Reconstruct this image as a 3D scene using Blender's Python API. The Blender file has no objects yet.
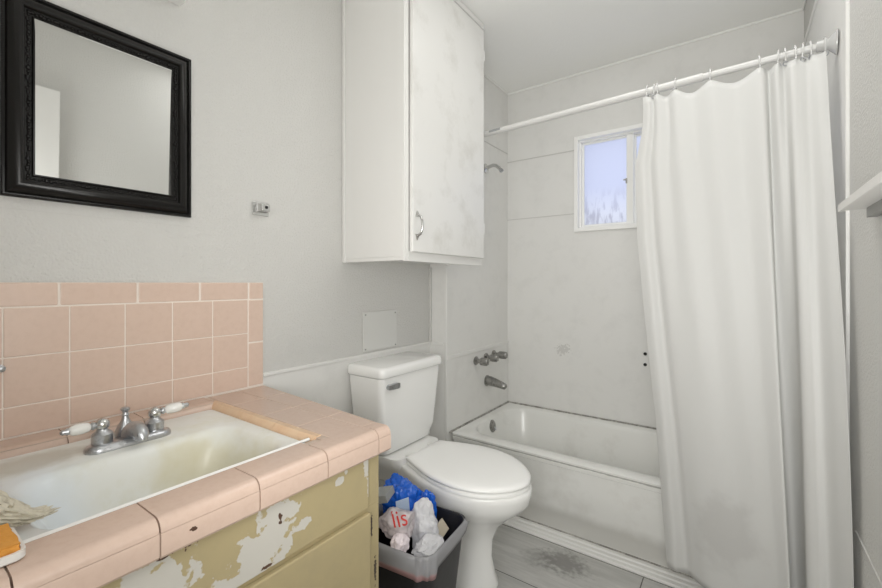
import bpy, bmesh, math, random
from mathutils import Vector, Matrix, noise
PI = math.pi
random.seed(7)
sc = bpy.context.scene
C = sc.collection

# ------------------------------------------------------------------ camera, world, lights, exposure
YAW = math.atan(297/416)
cam_d = bpy.data.cameras.new('camera'); cam = bpy.data.objects.new('camera', cam_d); C.objects.link(cam)
cam.location = (0, 0, 1.16); cam.rotation_euler = (PI/2, 0, YAW)
cam_d.sensor_width = 36; cam_d.lens = 416/882*36; cam_d.shift_y = -11/882; cam_d.clip_start = .01
sc.camera = cam
sc.view_settings.view_transform = 'Standard'; sc.view_settings.look = 'None'
sc.view_settings.exposure = 0.0; sc.view_settings.gamma = 1.0; sc.view_settings.use_curve_mapping = False
sc.cycles.max_bounces = 12; sc.cycles.diffuse_bounces = 8

w = bpy.data.worlds.new('world'); sc.world = w; w.use_nodes = True
w.node_tree.nodes['Background'].inputs[0].default_value = (.90, .915, .985, 1)
w.node_tree.nodes['Background'].inputs[1].default_value = 1.25

def area(name, loc, rot, sx, sy, power, col=(1, .995, .972)):
    d = bpy.data.lights.new(name, 'AREA'); d.shape = 'RECTANGLE'; d.size = sx; d.size_y = sy
    d.energy = power; d.color = col
    o = bpy.data.objects.new(name, d); C.objects.link(o); o.location = loc; o.rotation_euler = rot
    return o
area('hall_fill', (-.15, -.95, 1.25), (PI/2, 0, 0), .75, 1.9, 13)  # added unseen fill, shining in through the doorway from behind the camera
area('ceiling_fill', (-.24, 1.42, 2.432), (0, 0, 0), .76, .70, 4.6)  # unseen panel without a fixture, placed to brighten the back of the room
for nm, lc, dr, pw in (('camera_upfill', (-.05, .10, 1.0), (-.22, .72, .66), 8.2), ('camera_fill', (-.05, .05, 1.3), (-.25, .95, -.1), 4.4)):  # two unseen fills added beside the camera, one tilted up to lift the ceiling
    u_ = area(nm, lc, (0, 0, 0), .5, .5, pw); u_.data.spread = math.radians(165)
    u_.rotation_euler = Vector(dr).to_track_quat('-Z', 'Y').to_euler()

# ------------------------------------------------------------------ materials
def nodes(m):
    return m.node_tree.nodes, m.node_tree.links
def mat(name, col, rough=.5, metal=0., bump=None, var=None, spec=.5, coat=0., sheen=0.):
    """bump=(scale, strength, detail); var=(scale, colour2, lo, hi)"""
    m = bpy.data.materials.new(name); m.use_nodes = True
    n, l = nodes(m); b = n['Principled BSDF']
    b.inputs['Base Color'].default_value = (*col, 1); b.inputs['Roughness'].default_value = rough
    b.inputs['Metallic'].default_value = metal; b.inputs['Specular IOR Level'].default_value = spec
    b.inputs['Coat Weight'].default_value = coat
    tc = n.new('ShaderNodeTexCoord')
    if bump:
        t = n.new('ShaderNodeTexNoise'); t.inputs['Scale'].default_value = bump[0]; t.inputs['Detail'].default_value = bump[2]
        l.new(tc.outputs['Object'], t.inputs['Vector'])
        bp = n.new('ShaderNodeBump'); bp.inputs['Strength'].default_value = bump[1]; bp.inputs['Distance'].default_value = .003
        l.new(t.outputs['Fac'], bp.inputs['Height']); l.new(bp.outputs['Normal'], b.inputs['Normal'])
    if var:
        t = n.new('ShaderNodeTexNoise'); t.inputs['Scale'].default_value = var[0]; t.inputs['Detail'].default_value = 6
        t.inputs['Roughness'].default_value = .65
        l.new(tc.outputs['Object'], t.inputs['Vector'])
        r = n.new('ShaderNodeValToRGB'); r.color_ramp.elements[0].position = var[2]; r.color_ramp.elements[1].position = var[3]
        r.color_ramp.elements[0].color = (*col, 1); r.color_ramp.elements[1].color = (*var[1], 1)
        l.new(t.outputs['Fac'], r.inputs['Fac']); l.new(r.outputs['Color'], b.inputs['Base Color'])
    return m
def masked(m, col2, centre, radii, scale, thr=.5, soft=.08, amp=.9, rough=None):
    """stain / chip / tone patch of colour col2 with a ragged ellipsoid outline at centre (object space); stacks on the current base colour"""
    n, l = nodes(m); b = n['Principled BSDF']
    tc = n.new('ShaderNodeTexCoord')
    mp = n.new('ShaderNodeMapping'); mp.vector_type = 'POINT'
    mp.inputs['Location'].default_value = [-c/r for c, r in zip(centre, radii)]
    mp.inputs['Scale'].default_value = [1/r for r in radii]
    l.new(tc.outputs['Object'], mp.inputs['Vector'])
    ln = n.new('ShaderNodeVectorMath'); ln.operation = 'LENGTH'; l.new(mp.outputs['Vector'], ln.inputs[0])
    t = n.new('ShaderNodeTexNoise'); t.inputs['Scale'].default_value = scale; t.inputs['Detail'].default_value = 7
    l.new(tc.outputs['Object'], t.inputs['Vector'])
    a = n.new('ShaderNodeMath'); a.operation = 'MULTIPLY_ADD'; a.inputs[1].default_value = amp; a.inputs[2].default_value = -amp*.5
    l.new(t.outputs['Fac'], a.inputs[0])
    s = n.new('ShaderNodeMath'); s.operation = 'ADD'; l.new(ln.outputs['Value'], s.inputs[0]); l.new(a.outputs[0], s.inputs[1])
    mr = n.new('ShaderNodeMapRange'); mr.interpolation_type = 'SMOOTHSTEP'
    mr.inputs['From Min'].default_value = 1+soft; mr.inputs['From Max'].default_value = 1-soft
    mr.inputs['To Min'].default_value = 0; mr.inputs['To Max'].default_value = thr*2 if thr < .5 else 1
    l.new(s.outputs[0], mr.inputs['Value'])
    mx = n.new('ShaderNodeMix'); mx.data_type = 'RGBA'
    l.new(mr.outputs['Result'], mx.inputs['Factor'])
    src = b.inputs['Base Color']
    if src.is_linked: l.new(src.links[0].from_socket, mx.inputs[6])
    else: mx.inputs[6].default_value = src.default_value
    mx.inputs[7].default_value = (*col2, 1)
    l.new(mx.outputs[2], src)
    return m

M = {}
M['wall'] = mat('painted_wall', (.605, .60, .58), .6, bump=(140, 1.0, 3))
M['wall_smooth'] = mat('tub_panel', (.76, .755, .735), .42, var=(9, (.69, .685, .665), .5, .85))
masked(M['wall_smooth'], (.42, .41, .39), (-.89, 2.55, .745), (.035, .05, .03), 70, thr=.22, soft=.12, amp=4.5)
M['ceil'] = mat('ceiling_paint', (.86, .86, .84), .7, bump=(110, .35, 3))
M['white'] = mat('white_enamel_paint', (.76, .755, .735), .38, bump=(25, .06, 2))
M['cab_paint'] = mat('cabinet_paint', (.76, .755, .735), .3, bump=(18, .08, 3))
M['door_paint'] = mat('cabinet_door_paint', (.77, .765, .745), .3, var=(7, (.66, .65, .62), .52, .75), bump=(14, .12, 4))
M['porcelain'] = mat('white_porcelain', (.89, .89, .875), .12, coat=.3)
M['tub'] = mat('tub_enamel', (.80, .80, .775), .2, var=(5, (.68, .67, .64), .52, .8))
masked(M['tub'], (.5, .49, .46), (-.65, 1.875, .06), (1.2, .1, .055), 9, thr=.35, soft=.5)  # apron greyer towards its foot
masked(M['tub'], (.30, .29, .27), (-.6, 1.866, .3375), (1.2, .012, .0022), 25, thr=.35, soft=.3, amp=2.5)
M['sink'] = mat('sink_enamel', (.78, .79, .76), .22, var=(10, (.70, .69, .58), .5, .8))
masked(M['sink'], (.66, .62, .46), (-.95, .48, .71), (.22, .10, .09), 14, thr=.44, soft=.5, amp=1.4)
masked(M['sink'], (.72, .80, .90), (-1.0, .2, .72), (.2, .07, .12), 8, thr=.3, soft=.5)
masked(M['sink'], (.47, .43, .35), (-1.2, .2, .785), (.05, .10, .01), 30, thr=.3, soft=.4)
M['tile'] = mat('pink_tile', (.67, .515, .43), .24, var=(60, (.63, .475, .39), .45, .8))
M['tile_pale'] = mat('pale_pink_tile', (.60, .455, .375), .2, var=(70, (.56, .415, .34), .45, .8))
masked(M['tile_pale'], (.09, .05, .035), (-.7096, .312, .766), (.02, .0055, .003), 160, soft=.1, amp=3.0)
M['tile_cream'] = mat('cream_trim_tile', (.72, .53, .36), .3, var=(25, (.66, .43, .27), .4, .8))
M['grout'] = mat('grout', (.80, .72, .65), .85, bump=(400, .3, 2))
M['grout_grey'] = mat('grout_grey', (.50, .40, .33), .85)
M['yellow'] = mat('yellow_paint', (.455, .378, .214), .5, bump=(40, .15, 4), var=(12, (.41, .342, .205), .45, .8))
M['yellow_front'] = M['yellow'].copy(); M['yellow_front'].name = 'peeling_yellow_paint'
W_ = (.60, .58, .53)
for c, r, s_, a_ in [((-.745, .455, .652), (.03, .062, .038), 26, 1.4), ((-.745, .40, .608), (.03, .10, .026), 22, 1.3),
                 ((-.745, .49, .70), (.03, .042, .024), 30, 1.4), ((-.745, .265, .68), (.03, .06, .05), 25, 1.4),
                 ((-.745, .545, .655), (.03, .014, .012), 40, 1.2), ((-.745, .64, .705), (.03, .012, .010), 40, 1.0), ((-.745, .66, .72), (.03, .005, .005), 60, .8),
                 ((-.745, .725, .715), (.03, .009, .035), 50, 1.2), ((-.745, .735, .655), (.03, .006, .03), 50, 1.0)]:
    masked(M['yellow_front'], W_, c, r, s_*1.7, soft=.07, amp=a_*2.0)
for c, r in [((-.745, .318, .731), (.03, .017, .009)), ((-.745, .28, .725), (.03, .008, .004)), ((-.745, .49, .69), (.03, .004, .009)), ((-.745, .46, .61), (.03, .012, .003))]:
    masked(M['yellow_front'], (.10, .05, .03), c, r, 110, soft=.1, amp=3.0)
M['yellow_stile'] = M['yellow'].copy(); M['yellow_stile'].name = 'chipped_yellow_stile_paint'
masked(M['yellow_stile'], (.07, .05, .04), (-.75, .752, .545), (.03, .003, .028), 150, soft=.15, amp=3.0)
masked(M['yellow_stile'], (.07, .05, .04), (-.75, .765, .43), (.03, .004, .03), 150, soft=.15, amp=3.0)
M['chrome'] = mat('worn_chrome', (.62, .62, .61), .2, 1, bump=(60, .05, 2))
M['chrome_dull'] = mat('corroded_chrome', (.55, .56, .58), .3, 1, var=(60, (.27, .28, .30), .5, .75), bump=(120, .25, 3))
M['steel'] = mat('steel', (.55, .55, .54), .25, 1)
M['ceramic_lever'] = mat('lever_porcelain', (.80, .79, .76), .15, coat=.3)
M['window_white'] = mat('window_white', (.90, .90, .885), .35)
M['rod'] = mat('rod_enamel', (.62, .615, .60), .3)
M['fitting'] = mat('tarnished_fitting', (.36, .355, .34), .3, 1, var=(70, (.12, .12, .115), .5, .75), bump=(120, .25, 3))
M['plate_paint'] = mat('plate_paint', (.645, .645, .625), .5)
M['seat'] = mat('seat_white', (.93, .93, .915), .3)
M['black'] = mat('mirror_frame_black', (.006, .0055, .005), .24, bump=(150, .12, 3), spec=.35)
M['dark'] = mat('dark_gap', (.02, .02, .02), .8)
M['mirror'] = mat('mirror_glass', (.86, .87, .86), .02, 1)
M['bin'] = mat('black_plastic', (.016, .016, .019), .38, bump=(60, .1, 2))
M['caulk'] = mat('dirty_caulk', (.23, .22, .20), .8, var=(25, (.5, .49, .46), .42, .62))
M['seam'] = mat('seam_line', (.58, .575, .555), .7)
M['grey_box'] = mat('grey_card', (.30, .31, .31), .6)
M['red'] = mat('red_print', (.62, .05, .04), .5)
M['label'] = mat('pale_blue_label', (.45, .56, .72), .4)
M['orange'] = mat('orange_sponge', (.72, .33, .06), .8, bump=(160, .8, 4), var=(40, (.60, .24, .03), .4, .8))
M['plaster'] = mat('crumbly_plaster', (.60, .56, .46), .9, bump=(120, .9, 6), var=(60, (.36, .32, .25), .5, .72))
M['holes'] = mat('screw_hole', (.02, .02, .02), .9)
M['wood_white'] = mat('shelf_paint', (.74, .73, .71), .4)
M['shelf_under'] = mat('shelf_dark_cleat', (.30, .30, .29), .6)  # dark grey on the cleat below the shelf board

def plasticbag(name, col, tr=.35, rough=.25):
    m = mat(name, col, rough, bump=(30, .5, 4), coat=.2); n, l = nodes(m)
    b = n['Principled BSDF']; t = n.new('ShaderNodeBsdfTranslucent'); t.inputs[0].default_value = (*col, 1)
    mx = n.new('ShaderNodeMixShader'); mx.inputs[0].default_value = tr
    out = n['Material Output']
    l.new(b.outputs[0], mx.inputs[1]); l.new(t.outputs[0], mx.inputs[2]); l.new(mx.outputs[0], out.inputs[0])
    return m
M['bag_white'] = plasticbag('white_plastic_bag', (.86, .86, .88))
M['bag_pinkish'] = plasticbag('white_and_pink_bag', (.78, .72, .74))
M['bag_blue'] = plasticbag('blue_plastic_bag', (.010, .13, .66), .15, .22)
M['liner'] = plasticbag('liner_bag', (.46, .46, .48), .4)
masked(M['liner'], (.68, .36, .36), (-.80, 1.0, .315), (.30, .30, .016), 25, thr=.4, soft=.3, amp=.8)
M['tissue'] = mat('tissue', (.78, .70, .73), .9, bump=(60, .6, 4))
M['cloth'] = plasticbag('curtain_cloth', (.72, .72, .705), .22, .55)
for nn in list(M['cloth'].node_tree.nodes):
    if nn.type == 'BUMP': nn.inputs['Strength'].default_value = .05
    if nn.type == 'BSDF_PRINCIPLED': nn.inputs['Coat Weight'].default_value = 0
masked(M['cloth'], (.62, .615, .60), (-.03, 1.66, .33), (.085, .4, .11), 14, thr=.45, soft=.25, amp=1.6)  # soft greyer patch low on the cloth
M['clear'] = mat('clear_plastic', (.86, .86, .85), .12); M['clear'].node_tree.nodes['Principled BSDF'].inputs['Transmission Weight'].default_value = .55

m = bpy.data.materials.new('frosted_pane'); m.use_nodes = True; n, l = nodes(m)
n.remove(n['Principled BSDF'])
tl = n.new('ShaderNodeBsdfTranslucent'); gl = n.new('ShaderNodeBsdfGlossy'); gl.inputs['Roughness'].default_value = .25
mx = n.new('ShaderNodeMixShader'); mx.inputs[0].default_value = .06
tc = n.new('ShaderNodeTexCoord'); mp = n.new('ShaderNodeMapping'); mp.inputs['Scale'].default_value = (30, 1, 9)
nz = n.new('ShaderNodeTexNoise'); nz.inputs['Scale'].default_value = 1.6; nz.inputs['Detail'].default_value = 6
rp = n.new('ShaderNodeValToRGB'); rp.color_ramp.elements[0].position = .48; rp.color_ramp.elements[1].position = .60
rp.color_ramp.elements[0].color = (.88, .90, .95, 1); rp.color_ramp.elements[1].color = (.70, .71, .77, 1)
sx = n.new('ShaderNodeSeparateXYZ'); mr = n.new('ShaderNodeMapRange'); mr.inputs[1].default_value = 1.74; mr.inputs[2].default_value = 1.56
m2 = n.new('ShaderNodeMix'); m2.data_type = 'RGBA'; m2.inputs[6].default_value = (.80, .83, .93, 1)
l.new(tc.outputs['Object'], mp.inputs[0]); l.new(mp.outputs[0], nz.inputs['Vector']); l.new(nz.outputs['Fac'], rp.inputs[0])
l.new(tc.outputs['Object'], sx.inputs[0]); l.new(sx.outputs['Z'], mr.inputs[0]); l.new(mr.outputs[0], m2.inputs[0]); l.new(rp.outputs[0], m2.inputs[7])
l.new(m2.outputs[2], tl.inputs[0]); l.new(tl.outputs[0], mx.inputs[1]); l.new(gl.outputs[0], mx.inputs[2])
l.new(mx.outputs[0], n['Material Output'].inputs[0]); M['pane'] = m

m = mat('lamp_globe', (.9, .88, .82), .4); b = m.node_tree.nodes['Principled BSDF']
b.inputs['Emission Color'].default_value = (1, .95, .86, 1); b.inputs['Emission Strength'].default_value = .9; M['globe'] = m

# floor: pale plank vinyl
m = bpy.data.materials.new('vinyl_plank'); m.use_nodes = True; n, l = nodes(m); b = n['Principled BSDF']
b.inputs['Roughness'].default_value = .4
tc = n.new('ShaderNodeTexCoord'); mp = n.new('ShaderNodeMapping'); mp.inputs['Location'].default_value = (-.03, -1.50, 0)
br = n.new('ShaderNodeTexBrick'); br.inputs['Scale'].default_value = 1; br.inputs['Brick Width'].default_value = .9; br.inputs['Row Height'].default_value = .30
br.inputs['Mortar Size'].default_value = .0022; br.inputs['Mortar Smooth'].default_value = .2; br.offset = .37
br.inputs['Color1'].default_value = (.58, .575, .555, 1); br.inputs['Color2'].default_value = (.53, .525, .505, 1); br.inputs['Mortar'].default_value = (.10, .095, .09, 1)
l.new(tc.outputs['Object'], mp.inputs[0]); l.new(mp.outputs[0], br.inputs['Vector'])
mp2 = n.new('ShaderNodeMapping'); mp2.inputs['Scale'].default_value = (3, 24, 1)
nz = n.new('ShaderNodeTexNoise'); nz.inputs['Scale'].default_value = 1.3; nz.inputs['Detail'].default_value = 8; nz.inputs['Roughness'].default_value = .7
l.new(tc.outputs['Object'], mp2.inputs[0]); l.new(mp2.outputs[0], nz.inputs['Vector'])
rp = n.new('ShaderNodeValToRGB'); rp.color_ramp.elements[0].position = .35; rp.color_ramp.elements[1].position = .7
rp.color_ramp.elements[0].color = (.74, .74, .74, 1); rp.color_ramp.elements[1].color = (1, 1, 1, 1)
l.new(nz.outputs['Fac'], rp.inputs[0])
mm = n.new('ShaderNodeMix'); mm.data_type = 'RGBA'; mm.blend_type = 'MULTIPLY'; mm.inputs[0].default_value = 1
l.new(br.outputs['Color'], mm.inputs[6]); l.new(rp.outputs[0], mm.inputs[7]); l.new(mm.outputs[2], b.inputs['Base Color'])
M['floor'] = m
masked(m, (.17, .165, .155), (-.585, 1.70, 0), (.085, .065, .5), 45, thr=.36, soft=.55, amp=2.4)
masked(m, (.2, .195, .185), (-.68, 1.67, 0), (.06, .05, .5), 45, thr=.22, soft=.6, amp=2.4)

# ------------------------------------------------------------------ helpers
def obj(name, bm, material, parent=None, smooth=None, subsurf=0, bevel=0, solid=0):
    me = bpy.data.meshes.new(name); bmesh.ops.recalc_face_normals(bm, faces=bm.faces)
    bm.to_mesh(me); bm.free()
    mats = material if isinstance(material, (list, tuple)) else [material]
    for q in mats: me.materials.append(q)
    if smooth is not None:
        for p in me.polygons: p.use_smooth = True
        if smooth < 180: me.set_sharp_from_angle(angle=math.radians(smooth))
    o = bpy.data.objects.new(name, me); C.objects.link(o)
    if bevel:
        b_ = o.modifiers.new('bevel', 'BEVEL'); b_.width = bevel; b_.segments = 3; b_.limit_method = 'ANGLE'
        for p in me.polygons: p.use_smooth = True
        b_.harden_normals = True
    if solid:
        s_ = o.modifiers.new('solid', 'SOLIDIFY'); s_.thickness = solid; s_.offset = 0
    if subsurf:
        s_ = o.modifiers.new('sub', 'SUBSURF'); s_.levels = subsurf; s_.render_levels = subsurf
    if parent:
        o.parent = parent; o.matrix_parent_inverse = Matrix.Translation(-parent.location)
    return o
def tag(o, label, cat, group=None):
    o['label'] = label; o['category'] = cat
    if group: o['group'] = group
    return o
def thing(name, label, cat, loc, group=None):
    o = bpy.data.objects.new(name, None); C.objects.link(o); o.location = loc; o.empty_display_size = .05
    return tag(o, label, cat, group)
def struct(name, bm, material, parent=None, **k):
    o = obj(name, bm, material, parent, **k)
    o['kind'] = 'structure'
    return o
def B(): return bmesh.new()
def box(bm, x0, x1, y0, y1, z0, z1, mi=0):
    v = [bm.verts.new((x, y, z)) for x in (x0, x1) for y in (y0, y1) for z in (z0, z1)]
    fs = [(0, 1, 3, 2), (4, 6, 7, 5), (0, 4, 5, 1), (2, 3, 7, 6), (0, 2, 6, 4), (1, 5, 7, 3)]
    for f in fs:
        q = bm.faces.new([v[i] for i in f]); q.material_index = mi
    return bm
def bx(*a): return box(B(), *a)
def rr(cx, cy, hx, hy, r, z, n=6):
    pts = []; r = min(r, hx, hy)
    for (sx, sy, a0) in ((1, 1, 0), (-1, 1, PI/2), (-1, -1, PI), (1, -1, 1.5*PI)):
        for k in range(n+1):
            a = a0+PI/2*k/n
            pts.append(Vector((cx+sx*(hx-r)+r*math.cos(a), cy+sy*(hy-r)+r*math.sin(a), z)))
    return pts
def ell(cx, cy, rx, ry, z, n=28):
    return [Vector((cx+rx*math.cos(2*PI*k/n), cy+ry*math.sin(2*PI*k/n), z)) for k in range(n)]
def loft(bm, rings, cap0=True, cap1=True, mi=0):
    vs = [[bm.verts.new(p) for p in r] for r in rings]; n = len(vs[0])
    for a, b in zip(vs, vs[1:]):
        for k in range(n):
            f = bm.faces.new((a[k], a[(k+1) % n], b[(k+1) % n], b[k])); f.material_index = mi
    if cap0: bm.faces.new(vs[0][::-1]).material_index = mi
    if cap1: bm.faces.new(vs[-1]).material_index = mi
    return bm
def lathe(bm, prof, origin, axis, n=24, mi=0):
    """prof: (radius, distance along axis)"""
    ax = Vector(axis).normalized(); u = ax.orthogonal().normalized(); v = ax.cross(u); o = Vector(origin)
    rings = [[o+ax*h+(u*math.cos(2*PI*k/n)+v*math.sin(2*PI*k/n))*max(r, 1e-4) for k in range(n)] for r, h in prof]
    return loft(bm, rings, True, True, mi)
def tube(bm, pts, rad, n=12, mi=0, cap=True):
    pts = [Vector(p) for p in pts]; rings = []; ref = None
    for i, p in enumerate(pts):
        t = (pts[min(i+1, len(pts)-1)]-pts[max(i-1, 0)]).normalized()
        if ref is None: ref = t.orthogonal().normalized()
        ref = (ref-t*ref.dot(t)).normalized(); v = t.cross(ref)
        r = rad[i] if isinstance(rad, (list, tuple)) else rad
        rings.append([p+(ref*math.cos(2*PI*k/n)+v*math.sin(2*PI*k/n))*r for k in range(n)])
    return loft(bm, rings, cap, cap, mi)
def torus(bm, c, axis, R, r, n=20, m_=8):
    ax = Vector(axis).normalized(); u = ax.orthogonal().normalized(); v = ax.cross(u); c = Vector(c)
    rings = []
    for k in range(n+1):
        a = 2*PI*(k % n)/n; d = u*math.cos(a)+v*math.sin(a)
        rings.append([c+d*(R+r*math.cos(2*PI*j/m_))+ax*r*math.sin(2*PI*j/m_) for j in range(m_)])
    loft(bm, rings, False, False); bmesh.ops.remove_doubles(bm, verts=bm.verts, dist=1e-6); return bm
def extr_y(bm, prof, y0, y1, mi=0, skew=0):
    a = [Vector((x, y0, z)) for x, z in prof]; b = [Vector((x, y1, z)) for x, z in prof]
    return loft(bm, [a, b], True, True, mi)
def catmull(pts, t):
    n = len(pts)-1; i = min(int(t*n), n-1); f = t*n-i
    p = [pts[max(0, min(n, i+k))] for k in (-1, 0, 1, 2)]
    return [.5*(2*b+(c-a)*f+(2*a-5*b+4*c-d)*f*f+(3*b-a-3*c+d)*f**3) for a, b, c, d in zip(*p)]
def crumple(c, rad, seed, amp=.35, freq=2.2, sub=5, ridge=True):
    bm = B(); bmesh.ops.create_icosphere(bm, subdivisions=sub, radius=1)
    for v in bm.verts:
        p = v.co.copy(); q = p*freq+Vector((seed*3.1, seed*1.7, seed*.9))
        d = 0; a = 1
        for k in range(4):
            h = noise.noise(q)
            d += a*((.5-abs(h)*2) if ridge else h); q = q*2.1+Vector((5, 3, 1)); a *= .5
        s = 1+amp*d
        v.co = Vector(c)+Vector((p.x*rad[0]*s, p.y*rad[1]*s, p.z*rad[2]*s))
    return bm
def facets(c, rad, seed, cells=3.0, amp=.30, sub=5, crease=.09):
    """crumpled film: a lump made of flat-ish facets meeting in sharp creases"""
    bm = B(); bmesh.ops.create_icosphere(bm, subdivisions=sub, radius=1); o = Vector((seed*3.1, seed*1.7, seed*.9))
    rnd = random.Random(int(seed*100)); pl = []
    for k in range(int(26*cells/3)):
        n_ = Vector((rnd.gauss(0, 1), rnd.gauss(0, 1), rnd.gauss(0, 1))).normalized(); pl.append((n_, rnd.uniform(.72, 1.0)))
    for v in bm.verts:
        p = v.co.normalized()
        s = min([d_/max(.05, p.dot(n_)) for n_, d_ in pl]+[1.15])
        f1 = noise.voronoi(p*cells+o)[0]
        s *= 1+amp*noise.noise(p*1.5+o)+crease*((f1[1]-f1[0])*2-.6)
        v.co = Vector(c)+Vector((p.x*rad[0]*s, p.y*rad[1]*s, p.z*rad[2]*s))
    return bm
# ------------------------------------------------------------------ room shell
WL, WR, YB, YF, ZC, XT, YW = -1.38, .25, 2.555, -.2, 2.44, -1.27, 1.83
struct('floor', bx(WL-.1, WR+.1, -1.6, YB+.1, -.05, 0), M['floor'])
struct('ceiling', bx(WL-.1, WR+.1, -1.6, YB+.1, ZC, ZC+.05), M['ceil'])
struct('wall_left', bx(WL-.1, WL, YF-.1, YB+.15, 0, ZC), M['wall'])
struct('wall_left_alcove', bx(WL, XT, YW, YB, 0, ZC), M['wall_smooth'])
struct('wall_right', bx(WR, WR+.1, -1.6, YB+.15, 0, ZC), M['wall'])
wx0, wx1, wz0, wz1 = -.80, -.13, 1.485, 2.038
b = B(); box(b, WL, wx0, YB, YB+.12, 0, ZC); box(b, wx1, WR, YB, YB+.12, 0, ZC)
box(b, wx0, wx1, YB, YB+.12, 0, wz0); box(b, wx0, wx1, YB, YB+.12, wz1, ZC)
struct('wall_back', b, M['wall_smooth'])
b = B(); box(b, WL, -.62, YF-.1, YF, 0, ZC); box(b, -.62, WR, YF-.1, YF, 2.1, ZC); box(b, .22, WR, YF-.1, YF, 0, 2.1)
struct('wall_front', b, M['wall'])
b = B(); box(b, -1.2, .35, -1.6, -1.5, 0, ZC); box(b, -1.2, -1.1, -1.6, YF-.1, 0, ZC)
struct('wall_hall', b, M['wall'])

# tub surround panels and seams
struct('trim_1', bx(XT, WR-.006, YB-.004, YB, .36, 1.975), M['wall_smooth']) if False else None
b = B()
for x0, x1 in ((XT, wx0-.018), (wx1+.018, WR)):
    box(b, x0, x1, YB-.003, YB, 1.583, 1.587); box(b, x0, x1, YB-.003, YB, 1.971, 1.977)
struct('trim_1', b, M['seam'])
struct('trim_2', bx(XT, XT+.005, YW+.004, YB-.004, .36, .748), M['wall_smooth'])
struct('trim_3', bx(XT, XT+.009, YW, YB-.003, .748, .772), M['white'], bevel=.003)
struct('trim_4', bx(XT-.012, XT+.006, YW-.006, YW+.012, .36, 1.25), M['white'], bevel=.003)
struct('trim_5', bx(XT, XT+.003, YW+.02, YB-.002, 2.03, 2.035), M['seam'])
struct('trim_6', bx(WR-.007, WR, 1.585, YB-.002, .36, 2.215), M['wall_smooth'])
struct('trim_7', bx(WR-.0085, WR, 1.581, 1.586, .36, 2.43), M['wall_smooth'], bevel=.001)
struct('trim_8', bx(WR-.012, WR, 1.60, YB-.002, 2.212, 2.236), M['white'], bevel=.002)
struct('wainscot_panel', bx(WL, WL+.004, .835, YW-.002, .1, .826), M['wall_smooth'])
struct('trim_9', bx(WL, WL+.010, .835, YW-.002, .826, .840), M['white'], bevel=.003)
struct('trim_10', bx(WL+.012, XT-.012, YW-.010, YW, .822, .838), M['white'], bevel=.003)
struct('trim_11', bx(WL+.004, XT-.014, YW-.004, YW, .1, .822), M['wall_smooth'])
struct('trim_12', bx(WL, WL+.014, YW-.014, YW, .84, 1.245), M['seam'], bevel=.003)
b = B(); box(b, XT, WR, YB-.008, YB, ZC-.012, ZC); box(b, XT, XT+.008, YW, YB, ZC-.012, ZC); box(b, WR-.008, WR, .7, YB, ZC-.012, ZC)
struct('trim_13', b, M['ceil'], bevel=.004)
struct('baseboard_left', bx(WL, WL+.012, .80, YW, 0, .10), M['white'], bevel=.003)
struct('baseboard_right', bx(WR-.012, WR, .67, 1.80, 0, .10), M['white'], bevel=.003)
# threshold strip along the tub foot
b = B(); prof = [(1.806, 0), (1.806, .005), (1.812, .008), (1.828, .009), (1.832, .006), (1.838, .010), (1.854, .011), (1.858, .008), (1.864, .013), (1.880, .014), (1.880, 0)]
loft(b, [[Vector((XT+.01, y, z)) for y, z in prof], [Vector((WR-.014, y, z)) for y, z in prof]])
struct('trim_14', b, M['white'])
# dark caulk round the tub rim
b = B(); box(b, XT+.004, WR-.008, YB-.013, YB, .352, .362); box(b, XT+.001, XT+.012, YW+.02, YB-.004, .352, .362)
struct('trim_15', b, M['caulk'])
b = B(); box(b, XT+.01, WR-.02, 1.8795, 1.8825, .0, .019)
struct('trim_16', b, M['caulk'])
# screw holes in the surround
b = B()
for z in (.764, .704): lathe(b, [(.009, 0), (.009, .004)], (-.422, YB-.004, z), (0, 1, 0), 12)
struct('trim_17', b, M['holes'])
struct('trim_19', bx(WL-.001, WL+.0012, .10, .60, 1.333, 1.3345), M['seam'])
struct('trim_18', bx(WR-.003, WR, .7, 1.50, .515, .519), M['seam'])

# window
win = thing('window_1', 'small white framed slider window with frosted panes above the bathtub', 'window', (-.465, YB, wz0))
win['kind'] = 'structure'
def framebox(bm, x0, x1, z0, z1, y0, y1, t):
    box(bm, x0, x0+t, y0, y1, z0, z1); box(bm, x1-t, x1, y0, y1, z0, z1)
    box(bm, x0+t, x1-t, y0, y1, z0, z0+t); box(bm, x0+t, x1-t, y0, y1, z1-t, z1)
b = B(); framebox(b, -.816, -.114, 1.471, 2.052, YB-.016, YB+.02, .024)
struct('window_casing', b, M['window_white'], win, bevel=.003)
b = B(); framebox(b, -.797, -.133, 1.49, 2.033, YB+.02, YB+.07, .014)
struct('window_frame', b, M['window_white'], win, bevel=.002)
b = B(); framebox(b, -.783, -.50, 1.504, 2.019, YB+.04, YB+.058, .013); box(b, -.525, -.487, YB+.025, YB+.056, 1.504, 2.019)
struct('window_sash', b, M['window_white'], win, bevel=.002)
b = B(); framebox(b, -.49, -.147, 1.504, 2.019, YB+.055, YB+.070, .013)
struct('window_sash', b, M['window_white'], win, bevel=.002)
b = B(); box(b, -.528, -.520, YB+.015, YB+.026, 1.735, 1.765); box(b, -.540, -.522, YB+.012, YB+.020, 1.752, 1.760)
struct('window_latch', b, M['steel'], win, bevel=.001)
struct('window_pane', bx(-.772, -.511, YB+.046, YB+.050, 1.515, 2.008), M['pane'], win)
struct('window_pane', bx(-.48, -.158, YB+.060, YB+.064, 1.515, 2.008), M['pane'], win)

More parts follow.
